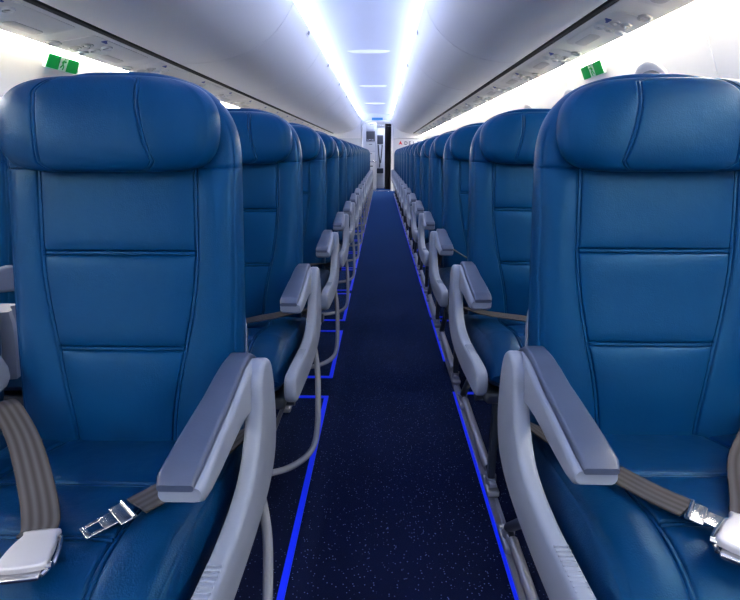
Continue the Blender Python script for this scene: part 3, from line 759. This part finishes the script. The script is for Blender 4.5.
def belt_free(t, s, var=0):
    """strap from the aisle-side hip to the steel tongue; s = side of the aisle"""
    b = bpy.data.objects.new('seat_belt', ribbon(BELT[var][0], 0.046, 0.003)); C.objects.link(b); b.parent = t
    if s < 0:
        pass
    return b
def attach_tongue(b, p, d, k=0.8):
    """tongue whose -x axis points along d"""
    d = Vector(d).normalized(); x = -d; z = Vector((0, 0, 1)); y = z.cross(x).normalized(); z = x.cross(y)
    o = link('tongue', ME['tongue'], b); m = Matrix((x, y, z)).transposed().to_4x4(); m = m @ Matrix.Scale(k, 4); m.translation = Vector(p); o.matrix_local = m; return o
def attach_buckle(b, p, d, k=1.0):
    """buckle whose -y (nose) points along d"""
    d = Vector(d).normalized(); y = -d; z = Vector((0, 0, 1)); x = y.cross(z).normalized(); z = x.cross(y)
    o = link('buckle', ME['bframe'], b); m = Matrix((x, y, z)).transposed().to_4x4() @ Matrix.Scale(k, 4); m.translation = Vector(p); o.matrix_local = m
    q = link('lift_plate', ME['bplate'], b); q.matrix_local = m; return o

def make_seat(side, kind):
    """side -1: left of the aisle. kind: aisle / middle / window"""
    s = 1 if side < 0 else -1
    t = thing('airplane_seat', '', 'seat')
    link('seat_cushion', ME['cush'], t, (0, 0, 0.012)); link('backrest', ME['back'], t, (0, 0, 0.012)); link('headrest', ME['head', s], t, (0, -0.028, 0.010))
    link('rear_shell', ME['shell'], t); link('seat_pan', ME['pan'], t); link('cross_beam', ME['beam'], t)
    if kind == 'aisle':
        p = link('side_panel', ME['panel', s], t); link('grip_ribs', ME['ribs', s], p)
        a = link('armrest', ME['arm', s], t); q = link('armrest_pad', ME['pad', s], a)
        link('leg', ME['leg', s], t); link('floor_fitting', ME['fit', s][0], t); link('floor_fitting', ME['fit', s][1], t)
        if side < 0: link('luggage_bar', ME['bar'], t)
        else: link('lower_rail', ME['rail_chrome'], t)
    else:
        a = link('armrest', ME['midarm'], t)
        if side > 0: a.location.x = -0.50
        if kind == 'window':
            link('leg', ME['leg', 0], t)
    return t
XL, XR = -0.495, 0.530
YL, YR = 0.910, 0.955
NR = 16
side_n = {-1: 'left', 1: 'right'}
protos = {}
seats = {}
def put(side, kind, row, label):
    x0 = XL if side < 0 else XR; y0 = YL if side < 0 else YR
    dx = {'aisle': 0, 'middle': 0.5, 'window': 1.0 if side < 0 else 0.5}[kind]
    loc = (x0 + side * dx, y0 + PIT * row, 0)
    grp = '%s seats %s of the aisle' % (kind, side_n[side])
    if (side, kind) not in protos:
        p = make_seat(side, kind); protos[side, kind] = p; p['label'] = label; p['group'] = grp; p.location = loc; o = p
    else: o = dup(protos[side, kind], label, loc, grp)
    seats[side, kind, row] = o; return o
for side in (-1, 1):
    for r in range(NR):
        extra = {0: 'nearest the camera, with %s' % ('buckle at its left' if side < 0 else 'its belt buckled'),
                 NR - 1: 'farthest, in front of the bulkhead'}.get(r, '%s row from the camera' % ORD[r])
        put(side, 'aisle', r, 'navy leather aisle seat %s of the aisle, %s' % (side_n[side], extra))
for r in range(0, 5): put(-1, 'middle', r, 'navy leather middle seat in the left block, %s row from the camera' % ORD[r])
for r in range(1, 4): put(-1, 'window', r, 'navy leather window seat in the left block, %s row from the camera' % ORD[r])
for r in range(0, 4): put(1, 'window', r, 'navy leather window seat in the right block, %s row from the camera' % ORD[r])

# ------------------------------------------------------------------ belts (parts of their seats; only where they can be seen)
def belt(seat, pts, w_=0.046, th=0.003):
    pts = [(p[0], p[1], p[2] + 0.010, p[3]) for p in pts]
    return link('seat_belt', ribbon(pts, w_, th), seat)
s1 = seats[-1, 'aisle', 0]
b = belt(s1, [(0.243, 0.02, 0.46, 40), (0.232, -0.07, 0.482, 10), (0.205, -0.17, 0.494, 0), (0.175, -0.255, 0.502, -4), (0.148, -0.305, 0.507, -4)])
attach_tongue(b, (0.141, -0.315, 0.518), (-0.040, -0.045, -0.003))
b = belt(s1, [(-0.252, 0.02, 0.46, 0), (-0.235, -0.05, 0.53, 0), (-0.165, -0.12, 0.562, -8), (-0.085, -0.195, 0.545, -8), (-0.012, -0.28, 0.516, 0), (0.036, -0.345, 0.510, 0), (0.046, -0.370, 0.512, 0)])
attach_buckle(b, (0.064, -0.405, 0.518), (0.18, -1, 0.0), 0.85)
s2 = seats[1, 'aisle', 0]
b = belt(s2, [(-0.243, 0.02, 0.46, -40), (-0.215, -0.10, 0.480, -8), (-0.175, -0.205, 0.497, 0), (-0.130, -0.300, 0.508, 3), (-0.098, -0.345, 0.512, 3)])
attach_tongue(b, (-0.096, -0.348, 0.522), (0.055, -0.045, -0.004))
b = belt(s2, [(0.252, 0.02, 0.46, 0), (0.215, -0.05, 0.50, 0), (0.135, -0.145, 0.515, 6), (0.060, -0.23, 0.512, 6), (-0.005, -0.335, 0.511, 4), (-0.030, -0.370, 0.512, 4)])
attach_buckle(b, (-0.058, -0.412, 0.519), (-0.62, -0.8, 0.0), 1.0)
b = belt(seats[-1, 'aisle', 1], [(0.243, 0.02, 0.46, 40), (0.236, -0.07, 0.490, 10), (0.195, -0.135, 0.500, 0), (0.12, -0.165, 0.492, -4), (0.06, -0.235, 0.500, 0), (-0.02, -0.29, 0.505, 0), (-0.08, -0.30, 0.505, 0)])
b = belt(seats[1, 'aisle', 1], [(-0.243, 0.02, 0.46, -40), (-0.236, -0.08, 0.490, -10), (-0.19, -0.15, 0.495, 0), (-0.11, -0.21, 0.500, 4), (-0.055, -0.255, 0.506, 4)])
attach_tongue(b, (-0.052, -0.258, 0.517), (0.07, -0.05, -0.004))
b = belt(seats[1, 'aisle', 2], [(-0.243, 0.02, 0.46, -40), (-0.245, -0.08, 0.55, -20), (-0.20, -0.15, 0.565, -10), (-0.10, -0.17, 0.515, 0), (0.02, -0.19, 0.502, 4), (0.10, -0.20, 0.50, 4)])
b = belt(seats[-1, 'aisle', 2], [(0.243, 0.02, 0.46, 40), (0.220, -0.05, 0.482, 10), (0.14, -0.13, 0.490, 0), (0.05, -0.20, 0.497, -4)])
